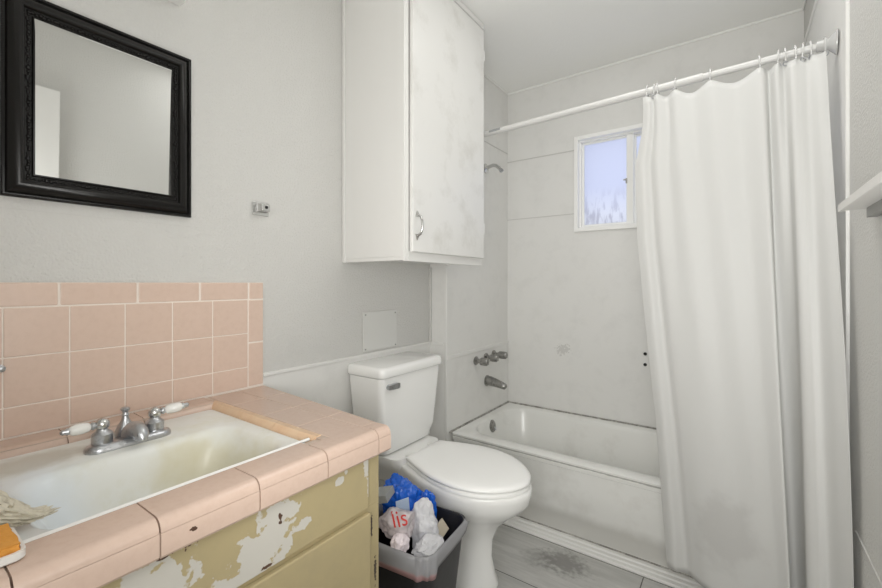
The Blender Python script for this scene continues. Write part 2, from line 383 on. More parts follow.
# open door standing against the right wall (seen only in the mirror)
d = bpy.data.objects.new('door_1', None); C.objects.link(d); d.location = (.225, -.12, 0); d['kind'] = 'structure'
struct('door_leaf', bx(.208, .243, -.115, .62, .01, 2.09), M['white'], d, bevel=.003)
b = B(); lathe(b, [(.026, 0), (.026, .006), (.011, .01), (.011, .03), (.026, .042), (.028, .055), (.018, .066)], (.208, .56, .95), (-1, 0, 0))
struct('door_knob', b, M['steel'], d, smooth=40)

# ------------------------------------------------------------------ bathtub
tub = thing('bathtub', 'white enamelled bathtub with a dirty line along its rim set in the alcove under the window', 'bathtub', (-.51, 2.2, 0))
tx0, tx1, ty0, ty1 = XT+.012, WR-.014, 1.883, YB-.004
def R4(x0, x1, y0, y1, r, z): return rr((x0+x1)/2, (y0+y1)/2, (x1-x0)/2, (y1-y0)/2, r, z, 8)
b = B()
loft(b, [R4(tx0, tx1, ty0, ty1, .004, .0), R4(tx0, tx1, ty0, ty1, .004, .085), R4(tx0, tx1, ty0-.005, ty1, .004, .093), R4(tx0, tx1, ty0-.005, ty1, .004, .312),
         R4(tx0, tx1, 1.866, ty1, .006, .318), R4(tx0, tx1, 1.864, ty1, .008, .334), R4(tx0, tx1, 1.868, ty1, .008, .3385), R4(tx0, tx1, 1.862, ty1, .008, .343),
         R4(tx0, tx1, 1.861, ty1, .01, .351), R4(tx0+.003, tx1-.003, 1.868, ty1-.003, .01, .356),
         R4(tx0+.045, tx1-.10, 1.925, 2.495, .13, .357), R4(tx0+.055, tx1-.115, 1.935, 2.487, .13, .351), R4(tx0+.062, tx1-.13, 1.943, 2.480, .13, .330),
         R4(tx0+.08, tx1-.22, 1.965, 2.45, .13, .20), R4(tx0+.11, tx1-.32, 1.985, 2.43, .13, .10), R4(tx0+.24, tx1-.40, 2.03, 2.385, .13, .075)])
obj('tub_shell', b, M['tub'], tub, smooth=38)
b = B(); lathe(b, [(.034, 0), (.036, .004), (.031, .009), (.012, .0115)], (-1.196, 2.20, .306), (1, 0, .2), 20)
lathe(b, [(.005, .010), (.005, .0135)], (-1.196, 2.20, .306), (1, 0, .2), 8)
ov = obj('overflow_plate', b, M['fitting'], tub, smooth=40); ov['label'] = 'dull metal overflow plate'
b = B(); tube(b, [(-1.190, 2.205, .300), (-1.176, 2.205, .300), (-1.172, 2.205, .284)], .004, 8)
obj('trip_lever', b, M['chrome_dull'], tub, smooth=50)

# ------------------------------------------------------------------ tub fittings
def valve(y, z, length, lab):
    t = thing('valve_handle', lab, 'tap handle', (XT+.005, y, z), 'tub valve handles')
    b = B(); lathe(b, [(.025, .0), (.026, .006), (.016, .014), (.012, .016), (.012, length*.42)], (XT+.005, y, z), (1, 0, 0), 20)
    obj('valve_stem', b, M['fitting'], t, smooth=40)
    b = B(); n_ = 24; rings = []
    for h, r in [(length*.38, .014), (length*.42, .020), (length*.60, .0215), (length*.9, .021), (length*.97, .018), (length, .010)]:
        rings.append([Vector((XT+.005+h, y+(r+(.0016 if k % 4 < 2 else -.0016))*math.cos(2*PI*k/n_), z+(r+(.0016 if k % 4 < 2 else -.0016))*math.sin(2*PI*k/n_))) for k in range(n_)])
    loft(b, rings); obj('valve_grip', b, M['fitting'], t, smooth=35)
valve(2.125, .700, .085, 'corroded chrome tub tap handle nearest the toilet, first of the three')
valve(2.245, .704, .085, 'corroded chrome tub tap handle in the middle of the three')
valve(2.345, .708, .095, 'corroded chrome tub tap handle nearest the back wall, last of the three')
t = thing('tub_spout', 'corroded metal spout on the end wall below the tub tap handles', 'tub spout', (XT+.005, 2.26, .557))
b = B(); lathe(b, [(.034, 0), (.034, .004), (.027, .007), (.026, .012)], (XT+.005, 2.26, .557), (1, 0, 0), 20); obj('flange', b, M['fitting'], t, smooth=40)
b = B(); tube(b, [(XT+.010, 2.26, .557), (XT+.03, 2.26, .557), (XT+.07, 2.26, .550), (XT+.115, 2.26, .540), (XT+.132, 2.26, .535), (XT+.138, 2.26, .532)], [.028, .029, .025, .020, .018, .010], 20)
obj('spout_body', b, M['fitting'], t, smooth=60)
t = thing('shower_pipe', 'bare bent chrome shower pipe without a head, high on the end wall', 'shower pipe', (XT+.002, 2.25, 1.866))
b = B(); lathe(b, [(.030, 0), (.029, .006), (.018, .012), (.011, .014)], (XT+.001, 2.25, 1.866), (1, 0, 0), 20); obj('flange', b, M['chrome'], t, smooth=40)
b = B(); tube(b, [(XT+.006, 2.25, 1.866), (XT+.03, 2.25, 1.874), (XT+.055, 2.25, 1.878), (XT+.075, 2.25, 1.872), (XT+.095, 2.25, 1.855), (XT+.112, 2.25, 1.835)], .0105, 14)
obj('pipe', b, M['chrome'], t, smooth=60)
b = B(); lathe(b, [(.0125, 0), (.0125, .012), (.008, .0125), (.008, .006)], (XT+.107, 2.25, 1.841), (.65, 0, -.76), 14); obj('threaded_end', b, M['chrome_dull'], t, smooth=40)

# ------------------------------------------------------------------ curtain rod, rings, curtain
def rodp(x):
    f_ = (x-XT)/(WR-XT); return Vector((x, 1.868+(1.700-1.868)*f_, 1.918+(1.881-1.918)*f_))
t = thing('curtain_rod', 'white telescoping shower curtain rod across the tub alcove', 'curtain rod', rodp(-.5))
ax = (rodp(WR)-rodp(XT)).normalized()
b = B(); tube(b, [rodp(XT+.02), rodp(-.10)], .0138, 20); obj('outer_tube', b, M['rod'], t, smooth=50)
b = B(); tube(b, [rodp(-.11), rodp(WR-.018)], .0112, 20); obj('inner_tube', b, M['rod'], t, smooth=50)
b = B(); lathe(b, [(.036, 0), (.036, .003), (.026, .012), (.018, .020), (.016, .045), (.0135, .048)], rodp(WR-.008), -ax, 24)
e = obj('end_flange', b, M['clear'], t, smooth=40); e['label'] = 'clear plastic end flange on the right wall'
b = B(); lathe(b, [(.036, 0), (.030, .006), (.020, .018), (.016, .022)], rodp(XT+.0008), ax, 24); obj('end_flange', b, M['white'], t, smooth=40)
b = B(); p0, p1 = rodp(-1.010), rodp(-.945)
n_ = 16; rg = []
for p in (p0, p1):
    rg.append([p+Vector((0, -math.cos(a)*.0149, math.sin(a)*.0149)) for a in [(-.2+.9*k/8) for k in range(9)]])
vs = [[b.verts.new(q) for q in r] for r in rg]
for k in range(8): b.faces.new((vs[0][k], vs[0][k+1], vs[1][k+1], vs[1][k]))
s_ = obj('paper_sticker', b, M['grey_box'], t); s_['label'] = 'grey printed sticker near the cabinet'

RX = [-.283, -.258, -.246, -.188, -.079, .058, .104, .122, .146, .163, .182, .214]
nth = ['first', 'second', 'third', 'fourth', 'fifth', 'sixth', 'seventh', 'eighth', 'ninth', 'tenth', 'eleventh', 'twelfth']
for i, x in enumerate(RX):
    p = rodp(x); lab = 'clear plastic curtain ring on the rod, %s of twelve from the left' % nth[i]
    t = thing('curtain_ring', lab, 'curtain ring', p+Vector((0, 0, .02)), 'clear rings holding the shower curtain')
    b = B(); pts = []; tw = .25*math.sin(i*2.3)
    for k in range(25):
        a = 2*PI*k/24; pts.append(p+Vector((tw*.006*math.sin(a), math.cos(a)*.0185, -.0065+math.sin(a)*.028)))
    tube(b, pts, .0026, 8); obj('ring_loop', b, M['clear'], t, smooth=60)
    b = B(); torus(b, p+Vector((0, -.0195, -.034)), (0, 1, .1), .0062, .0017, 16, 6); g = obj('grommet', b, M['chrome_dull'], t, smooth=60)

top = [(-.296, .0), (-.276, -.006), (-.262, .004), (-.246, -.006), (-.215, .010), (-.188, -.004), (-.135, .006), (-.079, -.006), (-.005, .008), (.058, -.008),
       (.080, .012), (.098, -.008), (.118, .008), (.134, -.008), (.152, -.002), (.172, .005), (.194, -.008), (.214, -.004)]
bot = [(-.210, 1.735), (-.180, 1.712), (-.146, 1.724), (-.120, 1.704), (-.075, 1.672), (-.02, 1.655), (.03, 1.64), (.07, 1.625), (.105, 1.605), (.130, 1.58),
       (.118, 1.655), (.150, 1.665), (.166, 1.61), (.160, 1.535), (.182, 1.512), (.205, 1.515), (.222, 1.485), (.238, 1.455)]
mid = []   # plan shape at about 0.42 m below the rod
NU, NV = 260, 70
LE = [(1.90, -.300), (1.75, -.312), (1.606, -.323), (1.329, -.315), (.979, -.285), (.642, -.251), (.35, -.230), (.10, -.212)]   # how the left edge hangs: (height, x)
RE = [(1.90, 1.685), (1.64, 1.645), (1.39, 1.587), (.988, 1.500), (.743, 1.465), (.479, 1.446), (.1, 1.44)]           # and how far the right edge comes out: (height, y)
def lut(t_, z):
    if z >= t_[0][0]: return t_[0][1]
    for (z0, a0), (z1, a1) in zip(t_, t_[1:]):
        if z1 <= z <= z0: return a0+(a1-a0)*(z0-z)/(z0-z1)
    return t_[-1][1]
b = B(); grid = []
def hem(x):
    d = min(abs(x-r) for r in RX); near = sorted(RX, key=lambda r: abs(r-x))
    lo = max([r for r in RX if r <= x], default=None); hi = min([r for r in RX if r >= x], default=None)
    sag = 0
    if lo is not None and hi is not None and hi > lo:
        g_ = hi-lo; f_ = (x-lo)/g_; sag = math.sin(PI*f_)**1.3*min(.024, g_*.22)
    return sag
for iu in range(NU+1):
    u = iu/NU; tx, ty = catmull(top, u); bxx, byy = catmull(bot, u)
    col = []
    rp_ = rodp(tx); zt = rp_.z-.036-hem(tx)+.008
    zb = .115+.055*max(0, (u-.12))**.8+.006*math.sin(u*20)
    for iv in range(NV+1):
        v = iv/NV
        z = zt+(zb-zt)*v; g_ = v**.95
        yr = rp_.y-.0195
        x = tx+(bxx-tx)*g_
        y = yr+ty*(1-v)**1.3+(byy-yr)*g_
        wl = max(0, 1-u/.45)**1.3; wr = max(0, (u-.62)/.38)**1.2
        x += (lut(LE, z)-(top[0][0]+(bot[0][0]-top[0][0])*g_))*wl*(lambda q: q*q*(3-2*q))(min(1, v/.16))
        y += (lut(RE, z)-(rp_.y-.0195+(bot[-1][1]-(rp_.y-.0195))*g_))*wr*min(1, v/.05)
        y += .0035*math.sin(u*15+v*2.5)*math.sin(PI*v)
        x = min(x, WR-.010)
        col.append(b.verts.new((x, y, zt+(zb-zt)*v)))
    grid.append(col)
for a, c in zip(grid, grid[1:]):
    for k in range(NV): b.faces.new((a[k], c[k], c[k+1], a[k+1]))
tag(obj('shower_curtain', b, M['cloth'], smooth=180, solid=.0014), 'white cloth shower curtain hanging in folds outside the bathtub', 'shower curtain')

# ------------------------------------------------------------------ wall cabinet
cab = thing('wall_cabinet', 'tall white painted wall cabinet above the toilet reaching the ceiling', 'cabinet', (-1.2, 1.5, 1.245))
cy0, cy1, cx1 = 1.207, 1.797, -1.040
b = B(); box(b, WL+.002, cx1, cy0, cy1, 1.262, ZC-.002); box(b, WL+.002, cx1, cy0, cy0+.018, 1.247, 1.262); box(b, cx1-.02, cx1, cy0+.018, cy1, 1.245, 1.262)
obj('cabinet_body', b, M['cab_paint'], cab, bevel=.002)
b = B(); f0, f1 = cx1, cx1+.006
box(b, f0, f1, cy0, cy0+.026, 1.245, ZC-.002); box(b, f0, f1, cy1-.02, cy1, 1.245, ZC-.002); box(b, f0, f1, cy0+.026, cy1-.02, 1.245, 1.285); box(b, f0, f1, cy0+.026, cy1-.02, 2.40, ZC-.002)
obj('face_frame', b, M['cab_paint'], cab, bevel=.0015)
b = B(); box(b, WL+.003, cx1-.01, cy0-.012, cy0-.0005, 2.40, ZC-.003); box(b, WL+.002, WL+.022, cy0-.006, cy0, 1.247, 2.40)
obj('side_batten', b, M['cab_paint'], cab, bevel=.003)
b = B(); box(b, f1-.001, f1+.014, cy0, cy1+.004, 2.412, ZC-.003); obj('top_moulding', b, M['cab_paint'], cab, bevel=.004)
dr = obj('door', bx(cx1+.007, cx1+.024, 1.238, 1.787, 1.281, 2.400), M['door_paint'], cab, bevel=.003)
dr['label'] = 'flat white door with scuffed lower half'
b = B(); hx = cx1+.024
tube(b, [(hx+.004, 1.262, 1.344), (hx+.018, 1.262, 1.350), (hx+.026, 1.262, 1.366), (hx+.027, 1.262, 1.384), (hx+.026, 1.262, 1.402), (hx+.018, 1.262, 1.418), (hx+.004, 1.262, 1.424)], [.006, .005, .0042, .004, .0042, .005, .006], 10)
for z, s_ in ((1.344, -1), (1.424, 1)):
    v = [b.verts.new(q) for q in [(hx, 1.251, z-s_*.006), (hx, 1.273, z-s_*.006), (hx, 1.262, z+s_*.020), (hx+.008, 1.254, z-s_*.005), (hx+.008, 1.270, z-s_*.005), (hx+.005, 1.262, z+s_*.014)]]
    for f_ in ((0, 1, 2), (3, 5, 4), (0, 3, 4, 1), (1, 4, 5, 2), (2, 5, 3, 0)): b.faces.new([v[i] for i in f_])
h_ = obj('handle', b, M['chrome'], dr, smooth=40); h_['label'] = 'bowed chrome pull handle'
h_.matrix_parent_inverse = Matrix.Identity(4)
for z in (1.40, 2.25):
    b = B(); lathe(b, [(.005, 0), (.006, .005), (.006, .045), (.005, .05)], (hx-.004, 1.790, z), (0, 0, 1), 10); q = obj('hinge', b, M['cab_paint'], dr, smooth=40); q.matrix_parent_inverse = Matrix.Identity(4)
dr.matrix_parent_inverse = Matrix.Translation(-cab.location)

# ------------------------------------------------------------------ mirror
mir = thing('wall_mirror', 'small wall mirror in an ornate black frame above the pink backsplash', 'mirror', (WL, .385, 1.36))
my0, my1, mz0, mz1 = .187, .594, 1.361, 1.845
def sweep_frame(bm, prof, cy_, cz_, hy, hz):
    """prof: (inset from the outer edge, height off the wall)"""
    rings = []
    for ins, h in prof:
        rings.append([Vector((WL+h, cy_+sy*(hy-ins), cz_+sz*(hz-ins))) for sy, sz in ((-1, -1), (1, -1), (1, 1), (-1, 1))])
    loft(bm, rings, False, False)
mcy, mcz, mhy, mhz = (my0+my1)/2, (mz0+mz1)/2, (my1-my0)/2, (mz1-mz0)/2
b = B(); sweep_frame(b, [(i_*1.18, h_) for i_, h_ in [(0, .002), (0, .014), (.003, .017), (.006, .017), (.008, .014), (.012, .018), (.018, .026), (.024, .030), (.029, .030), (.032, .026), (.033, .020), (.044, .016), (.046, .020), (.049, .018), (.050, .006)]], mcy, mcz, mhy, mhz)
obj('frame', b, M['black'], mir, smooth=50)
b = B()
def bead(bm, p, r, flat=.7):
    v0 = len(bm.verts); rr_ = bmesh.ops.create_icosphere(bm, subdivisions=1, radius=r)
    for v in rr_['verts']: v.co = Vector((v.co.x*flat, v.co.y, v.co.z))+Vector(p)
def along(ins, step):
    hy, hz = mhy-ins, mhz-ins; out = []
    for (a, c) in (((-hy, -hz), (hy, -hz)), ((hy, -hz), (hy, hz)), ((hy, hz), (-hy, hz)), ((-hy, hz), (-hy, -hz))):
        L = math.hypot(c[0]-a[0], c[1]-a[1]); n_ = int(L/step)
        for k in range(n_): out.append((mcy+a[0]+(c[0]-a[0])*k/n_, mcz+a[1]+(c[1]-a[1])*k/n_))
    return out
for i, (y, z) in enumerate(along(.0455, .0066)):
    bead(b, (WL+.019, y+random.uniform(-.002, .002), z+random.uniform(-.002, .002)), random.uniform(.003, .0056))
obj('carved_band', b, M['black'], mir, smooth=60)
b = B()
for y, z in along(.0035, .0055): bead(b, (WL+.0165, y, z), .0026)
obj('beaded_edge', b, M['black'], mir, smooth=60)
obj('mirror_glass', bx(WL+.004, WL+.009, my0+.056, my1-.056, mz0+.056, mz1-.056), M['mirror'], mir)
gl_ = [o for o in mir.children if o.name.startswith('mirror_glass')][0]
for v in gl_.data.vertices: v.co.x += (v.co.z-mz0-.05)*.026   # the glass leans out a little at the top

# ------------------------------------------------------------------ vanity light above the mirror
t = thing('vanity_light', 'white wall light fixture above the black framed mirror, cut by the picture edge', 'light', (WL, .385, 2.0))
obj('base_tray', bx(WL+.001, WL+.075, .20, .567, 1.998, 2.022), M['white'], t, bevel=.003)
obj('back_plate', bx(WL+.001, WL+.014, .21, .557, 2.022, 2.13), M['white'], t, bevel=.003)
for y in (.265, .385, .505):
    b = B(); bmesh.ops.create_uvsphere(b, u_segments=20, v_segments=12, radius=.038, matrix=Matrix.Translation((WL+.056, y, 2.078)))
    obj('globe', b, M['globe'], t, smooth=180)

# ------------------------------------------------------------------ little wall fittings
t = thing('wall_bracket', 'small chrome bracket screwed to the wall between mirror and cabinet', 'bracket', (WL, .826, 1.42))
obj('plate', bx(WL+.001, WL+.006, .796, .858, 1.398, 1.446), M['chrome'], t, bevel=.003)
b = B(); rings = [[Vector((WL+h, .830+sy*a, 1.424+sz*c)) for sy, sz in ((-1, -1), (1, -1), (1, 1), (-1, 1))] for h, a, c in ((.006, .020, .015), (.03, .017, .012), (.034, .014, .010))]
loft(b, rings); obj('socket_block', b, M['chrome'], t, bevel=.002)
b = B(); lathe(b, [(.0055, 0), (.0055, .002)], (WL+.0335, .832, 1.425), (1, 0, 0), 12); obj('socket_hole', b, M['dark'], t)
t = thing('blank_wall_plate', 'blank painted cover plate on the wall above the toilet tank', 'wall plate', (WL, 1.435, .936))
obj('plate', bx(WL+.001, WL+.007, 1.322, 1.548,   .848, 1.028), M['plate_paint'], t, bevel=.002)
for y in (1.335, 1.535):
    for z in (.858, 1.015):
        b = B(); lathe(b, [(.004, 0), (.004, .0015), (.002, .002)], (WL+.007, y, z), (1, 0, 0), 10); obj('screw', b, M['steel'], t)
t = thing('tile_hook', 'small metal knob on the backsplash at the left picture edge', 'hook', (WL+.02, .188, .967))
b = B(); lathe(b, [(.008, 0), (.004, .003), (.004, .012), (.008, .016), (.007, .022), (.003, .024)], (WL+.018, .186, .967), (1, 0, 0), 14); obj('knob', b, M['chrome_dull'], t, smooth=40)

# ------------------------------------------------------------------ backsplash
BX0, BX1 = WL+.006, WL+.017
spl = thing('tile_backsplash', 'pink tiled backsplash with pale grout behind the sink', 'backsplash', (WL, .3, .80))
obj('grout_bed', bx(WL, BX1-.0012, -.195, .830, .795, 1.1615), M['grout'], spl)
Yj = [-.155, -.04, .077, .191, .308, .424, .541, .657, .774]
Zj = [.804, .856, .974, 1.104]
Zj = [.804, .873, .988, 1.103]
g = .0013
b = B()
def tile(bm, y0, y1, z0, z1, mi=0): box(bm, BX0, BX1, y0+g, y1-g, z0+g, z1-g, mi)
for y0, y1 in zip(Yj, Yj[1:]):
    for z0, z1 in zip(Zj, Zj[1:]): tile(b, y0, y1, z0, z1)
obj('field_tiles', b, M['tile'], spl, bevel=.0018)
b = B()
for y0, y1 in [(-.19, -.05), (-.05, .119), (.119, .288), (.288, .453), (.453, .618), (.618, .776)]: tile(b, y0, y1, 1.103, 1.163)
tile(b, .776, .832, 1.103, 1.163)
for z0, z1 in ((.804, .955), (.955, 1.103)): tile(b, .774, .832, z0, z1)
obj('edge_tiles', b, M['tile'], spl, bevel=.004)

# ------------------------------------------------------------------ vanity cabinet
van = thing('vanity_cabinet', 'yellow painted sink cabinet with peeling patches under the pink tile counter', 'cabinet', (-1.05, .3, 0))
VF = -.752
b = B(); box(b, WL+.006, VF, -.19, .778, .09, .60); box(b, WL+.006, VF-.06, -.19, .778, 0, .09)
box(b, VF-.02, VF, -.19, .778, .60, .7405); box(b, WL+.006, VF-.02, .76, .778, .60, .7405)
obj('cabinet_body', b, M['yellow_stile'], van, bevel=.0015)
q = obj('false_front', bx(VF, VF+.009, -.06, .733, .604, .740), M['yellow_front'], van, bevel=.002); q['label'] = 'upper front panel with large patches of bare white under peeled paint'
dd = obj('door', bx(VF, VF+.014, .30, .737, .12, .592), M['yellow'], van, bevel=.004)
d2 = obj('door', bx(VF, VF+.014, -.15, .296, .12, .592), M['yellow'], van, bevel=.004)
for dpar, y in ((dd, .34), (d2, .26)):
    b = B(); lathe(b, [(.012, 0), (.006, .005), (.006, .014), (.014, .02), (.012, .028), (.004, .031)], (VF+.014, y, .40), (1, 0, 0), 16)
    k_ = obj('knob', b, M['chrome_dull'], dpar, smooth=40); k_.matrix_parent_inverse = Matrix.Identity(4)

# ------------------------------------------------------------------ tiled counter
TOP = .800; zC = .7965
ctr = thing('tile_countertop', 'pink tiled counter with rounded edge tiles around the sink', 'countertop', (-1.05, .3, .75))
SX0, SX1, SY0, SY1 = -1.272, -.812, .117, .610      # opening for the sink
b = B()
box(b, WL+.02, -.755, .622, .772, .744, TOP-.0012); box(b, -.755, -.7135, .60, .772, .744, TOP-.020); box(b, WL+.02, -1.282, -.19, .622, .744, TOP-.0012)
box(b, -.803, -.735, -.19, .622, .744, TOP-.005); box(b, -.735, -.7135, -.19, .622, .744, TOP-.020); box(b, -1.282, -.806, -.19, .107, .744, TOP-.0012)
obj('grout_bed', b, M['grout_grey'], ctr)
# front nosing: rounded upper pieces and lower face pieces
def arc(cx_, cz_, r, a0, a1, n_=7): return [(cx_+r*math.cos(math.radians(a0+(a1-a0)*k/n_)), cz_+r*math.sin(math.radians(a0+(a1-a0)*k/n_))) for k in range(n_+1)]
up = arc(-.799, TOP-.013, .013, 180, 90)+arc(-.730, TOP-.0185, .0193, 90, 3)+[(-.7105, .7808), (-.735, .7808), (-.812, .775)]
lo = [(-.7108, .7800), (-.7096, .777), (-.7096, .746), (-.713, .7415), (-.735, .7415), (-.735, .7800)]
YJ = [-.19, -.045, .108, .265, .426, .581, .735, .779]
b = B()
for y0, y1 in zip(YJ, YJ[1:]):
    if y1 <= .60: extr_y(b, up, y0+g, y1-g)
    else:
        pr = [(-.765, TOP)]+arc(-.730, TOP-.0185, .0193, 90, 3)+[(-.7105, .7808), (-.735, .7808), (-.765, .7808)]
        if y0 < .6: pr = [(-.779, TOP)] + pr[1:-1] + [(-.779, .7808)]
        extr_y(b, pr, y0+g, y1-g)
    extr_y(b, lo, y0+g, y1-g)
obj('front_edge_tiles', b, M['tile_pale'], ctr, smooth=35)
# back strip of quarter-round
b = B()
pr = [(WL+.018, .786), (WL+.018, TOP+.002), (-1.305, TOP+.002)]+arc(-1.296, TOP-.022, .024, 90, 0)+[(-1.272, .775), (-1.33, .775)]
for y0, y1 in [(-.19, -.02), (-.02, .13), (.13, .285), (.285, .44), (.44, .628)]: extr_y(b, pr, y0+g, y1-g)
obj('back_edge_tiles', b, M['tile_pale'], ctr, smooth=35)
# right hand top: tiles and cream sink edge
b = B()
def quad(bm, pts, z0, z1):
    loft(bm, [[Vector((x, y, z0)) for x, y in pts], [Vector((x, y, z1)) for x, y in pts]])
xs = [WL+.018, -1.21, -1.05, -.90, -.766]
for x0, x1 in zip(xs, xs[1:]):
    e0, e1 = .832-.055*(x0+1.37)/.65, .832-.055*(x1+1.37)/.65
    quad(b, [(x0+g, .640), (x1-g, .640), (x1-g, .733), (x0+g, .733)], .79, TOP)
    quad(b, [(x0+g, .736), (x1-g, .736), (x1-g, e1), (x0+g, e0)], .752, TOP)
obj('top_tiles', b, M['tile_pale'], ctr, bevel=.002)
b = B()
a_ = [(y, z) for y, z in [(SY1, .775), (SY1+.001, .787), (SY1+.005, .795), (SY1+.012, .801), (SY1+.026, TOP+.001), (SY1+.026, .78)]]
for x0, x1 in ((-1.30, -1.12), (-1.12, -.965), (-.965, -.802)):
    loft(b, [[Vector((x0+.0007, y, z)) for y, z in a_], [Vector((x1-.0007, y, z)) for y, z in a_]])
b2 = B(); tube(b2, [(-.8125, .120, zC), (-.8125, .36, zC), (-.8125, .609, zC)], .0040, 8); cb_ = obj('caulk_bead', b2, M['white'], ctr, smooth=60); cb_['label'] = 'white caulk bead along the front of the sink'
q = obj('sink_edge_tiles', b, M['tile_cream'], ctr, smooth=35); q['label'] = 'cream yellow rounded edge tiles on the right of the sink'
b = B(); box(b, -1.27, -.83, -.19, SY0-.001, .786, TOP); obj('top_tiles', b, M['tile_pale'], ctr, bevel=.002)

# ------------------------------------------------------------------ sink
snk = thing('sink', 'white enamelled rectangular sink with yellow stains sunk in the tile counter', 'sink', (-1.05, .36, .785))
zS = .786
x0, x1, y0, y1 = SX0+.001, SX1-.003, SY0+.001, SY1-.001
b = B()
loft(b, [R4(x0+.03, x1-.03, y0+.03, y1-.03, .05, .62), R4(x0+.012, x1-.012, y0+.012, y1-.012, .03, .76), R4(x0, x1, y0, y1, .012, zS-.008), R4(x0+.001, x1-.001, y0+.001, y1-.001, .012, zS),
         R4(-1.115, x1-.018, y0+.035, y1-.028, .06, zS-.001), R4(-1.105, x1-.024, y0+.042, y1-.036, .06, zS-.006), R4(-1.097, x1-.030, y0+.05, y1-.044, .065, zS-.018),
         R4(-1.085, x1-.042, y0+.075, y1-.062, .07, zS-.06), R4(-1.07, x1-.06, y0+.10, y1-.085, .07, zS-.11), R4(-1.045, x1-.085, y0+.13, y1-.115, .06, zS-.137), R4(-1.0, x1-.13, y0+.18, y1-.17, .04, zS-.145)])
obj('basin', b, M['sink'], snk, smooth=60)
b = B(); lathe(b, [(.022, 0), (.022, .002), (.017, .003), (.015, .001)], (-.955, .36, zS-.1445), (0, 0, 1), 20); obj('drain', b, M['chrome_dull'], snk, smooth=40)

# ------------------------------------------------------------------ faucet
FX, FY = -1.163, .374
fau = thing('faucet', 'tarnished chrome faucet with two white porcelain levers on the sink deck', 'faucet', (FX, FY, zS))
b = B(); loft(b, [rr(FX, FY-.003, .026, .085, .026, zS-.0005), rr(FX, FY-.003, .026, .085, .026, zS+.006), rr(FX, FY-.003, .022, .081, .022, zS+.012), rr(FX, FY-.003, .018, .075, .018, zS+.0145)])
obj('base_plate', b, M['chrome_dull'], fau, smooth=40)
def lever(dy, dirv, lab):
    c = Vector((FX-.006, FY+dy, zS+.012))
    b = B(); lathe(b, [(.020, 0), (.020, .022), (.016, .026), (.011, .030), (.010, .034)], c, (0, 0, 1), 24)
    hb = obj('handle', b, M['chrome_dull'], fau, smooth=40); hb['label'] = lab
    def ch(nm, bm, m_):
        q = obj(nm, bm, m_, hb, smooth=60); q.matrix_parent_inverse = Matrix.Identity(4)
    b = B(); bmesh.ops.create_uvsphere(b, u_segments=20, v_segments=12, radius=.0145, matrix=Matrix.Translation(c+Vector((0, 0, .043)))); ch('ball', b, M['chrome'])
    p = c+Vector((0, 0, .043)); d_ = Vector(dirv).normalized()
    b = B(); lathe(b, [(.005, .012), (.008, .014), (.009, .018), (.006, .022)], p, d_, 16); ch('lever_ferrule', b, M['chrome_dull'])
    b = B(); lathe(b, [(.007, .058), (.008, .061), (.005, .065), (.006, .069), (.003, .073)], p, d_, 16); ch('lever_tip', b, M['chrome_dull'])
    b = B(); lathe(b, [(.006, .021), (.0098, .025), (.0118, .036), (.0118, .046), (.0098, .054), (.0065, .059)], p, d_, 20); ch('porcelain_lever', b, M['ceramic_lever'])
lever(-.054, (.06, -.99, .02), 'left handle with its white lever pointing away to the left')
lever(.050, (.26, .92, .10), 'right handle with its white lever pointing right')
b = B(); tube(b, [(FX-.010, FY, zS+.012), (FX-.004, FY, zS+.022), (FX+.008, FY+.001, zS+.031), (FX+.024, FY+.002, zS+.034), (FX+.040, FY+.003, zS+.031), (FX+.052, FY+.004, zS+.022), (FX+.055, FY+.004, zS+.014)], [.018, .019, .0185, .018, .017, .0145, .010], 20)
obj('spout', b, M['chrome_dull'], fau, smooth=60)
b = B(); lathe(b, [(.021, 0), (.022, .006), (.019, .016), (.012, .030), (.008, .038), (.0065, .046), (.0085, .048), (.006, .052), (.006, .056), (.009, .059), (.0095, .063), (.006, .066)], (FX-.026, FY-.004, zS+.012), (0, 0, 1), 22)
obj('lift_rod', b, M['chrome_dull'], fau, smooth=50)

# ------------------------------------------------------------------ things on the left of the sink
b = crumple((0, 0, 0), (1, 1, 1), 3.3, .30, 2.6, 5)
for v in b.verts:
    # a lump that runs out into a flat blunt tongue
    c = v.co; k = max(0, min(1, (c.y-.0)/.9)); k = k*k*(3-2*k); w_ = 1-.58*k
    v.co = Vector((-.915+c.x*w_*.050+.030*k, .102+c.y*(.05 if c.y < 0 else .072), zS+.020+.013*(1-k)+c.z*(1-.60*k)*(.036 if c.z > 0 else .022)-.006*k))
tag(obj('plaster_lump', b, M['plaster'], smooth=50), 'crumbly grey plaster lump with a pointed end on the left sink corner', 'plaster')
t = thing('white_dish', 'small white dish corner holding an orange sponge at the left picture edge', 'dish', (-.80, .085, TOP))
b = B(); x0, x1, y0, y1 = -.842, -.752, .04, .128
loft(b, [R4(x0+.004, x1-.004, y0+.004, y1-.004, .01, TOP+.001), R4(x0, x1, y0, y1, .012, TOP+.004), R4(x0, x1, y0, y1, .012, TOP+.014), R4(x0+.004, x1-.004, y0+.004, y1-.004, .01, TOP+.014), R4(x0+.005, x1-.005, y0+.005, y1-.005, .01, TOP+.006)])
obj('dish_body', b, M['white'], t, smooth=40)
b = B(); bmesh.ops.create_cube(b, size=1); bmesh.ops.subdivide_edges(b, edges=b.edges, cuts=9, use_grid_fill=True)
for v in b.verts:
    c = v.co.copy(); h_ = noise.noise(c*5)*.0025
    v.co = Vector((-.797+c.x*.078+h_, .084+c.y*.076+h_, TOP+.0145+c.z*.016+h_*.8))
tag(obj('sponge', b, M['orange'], smooth=50), 'orange sponge lying in the white dish beside the sink', 'sponge')

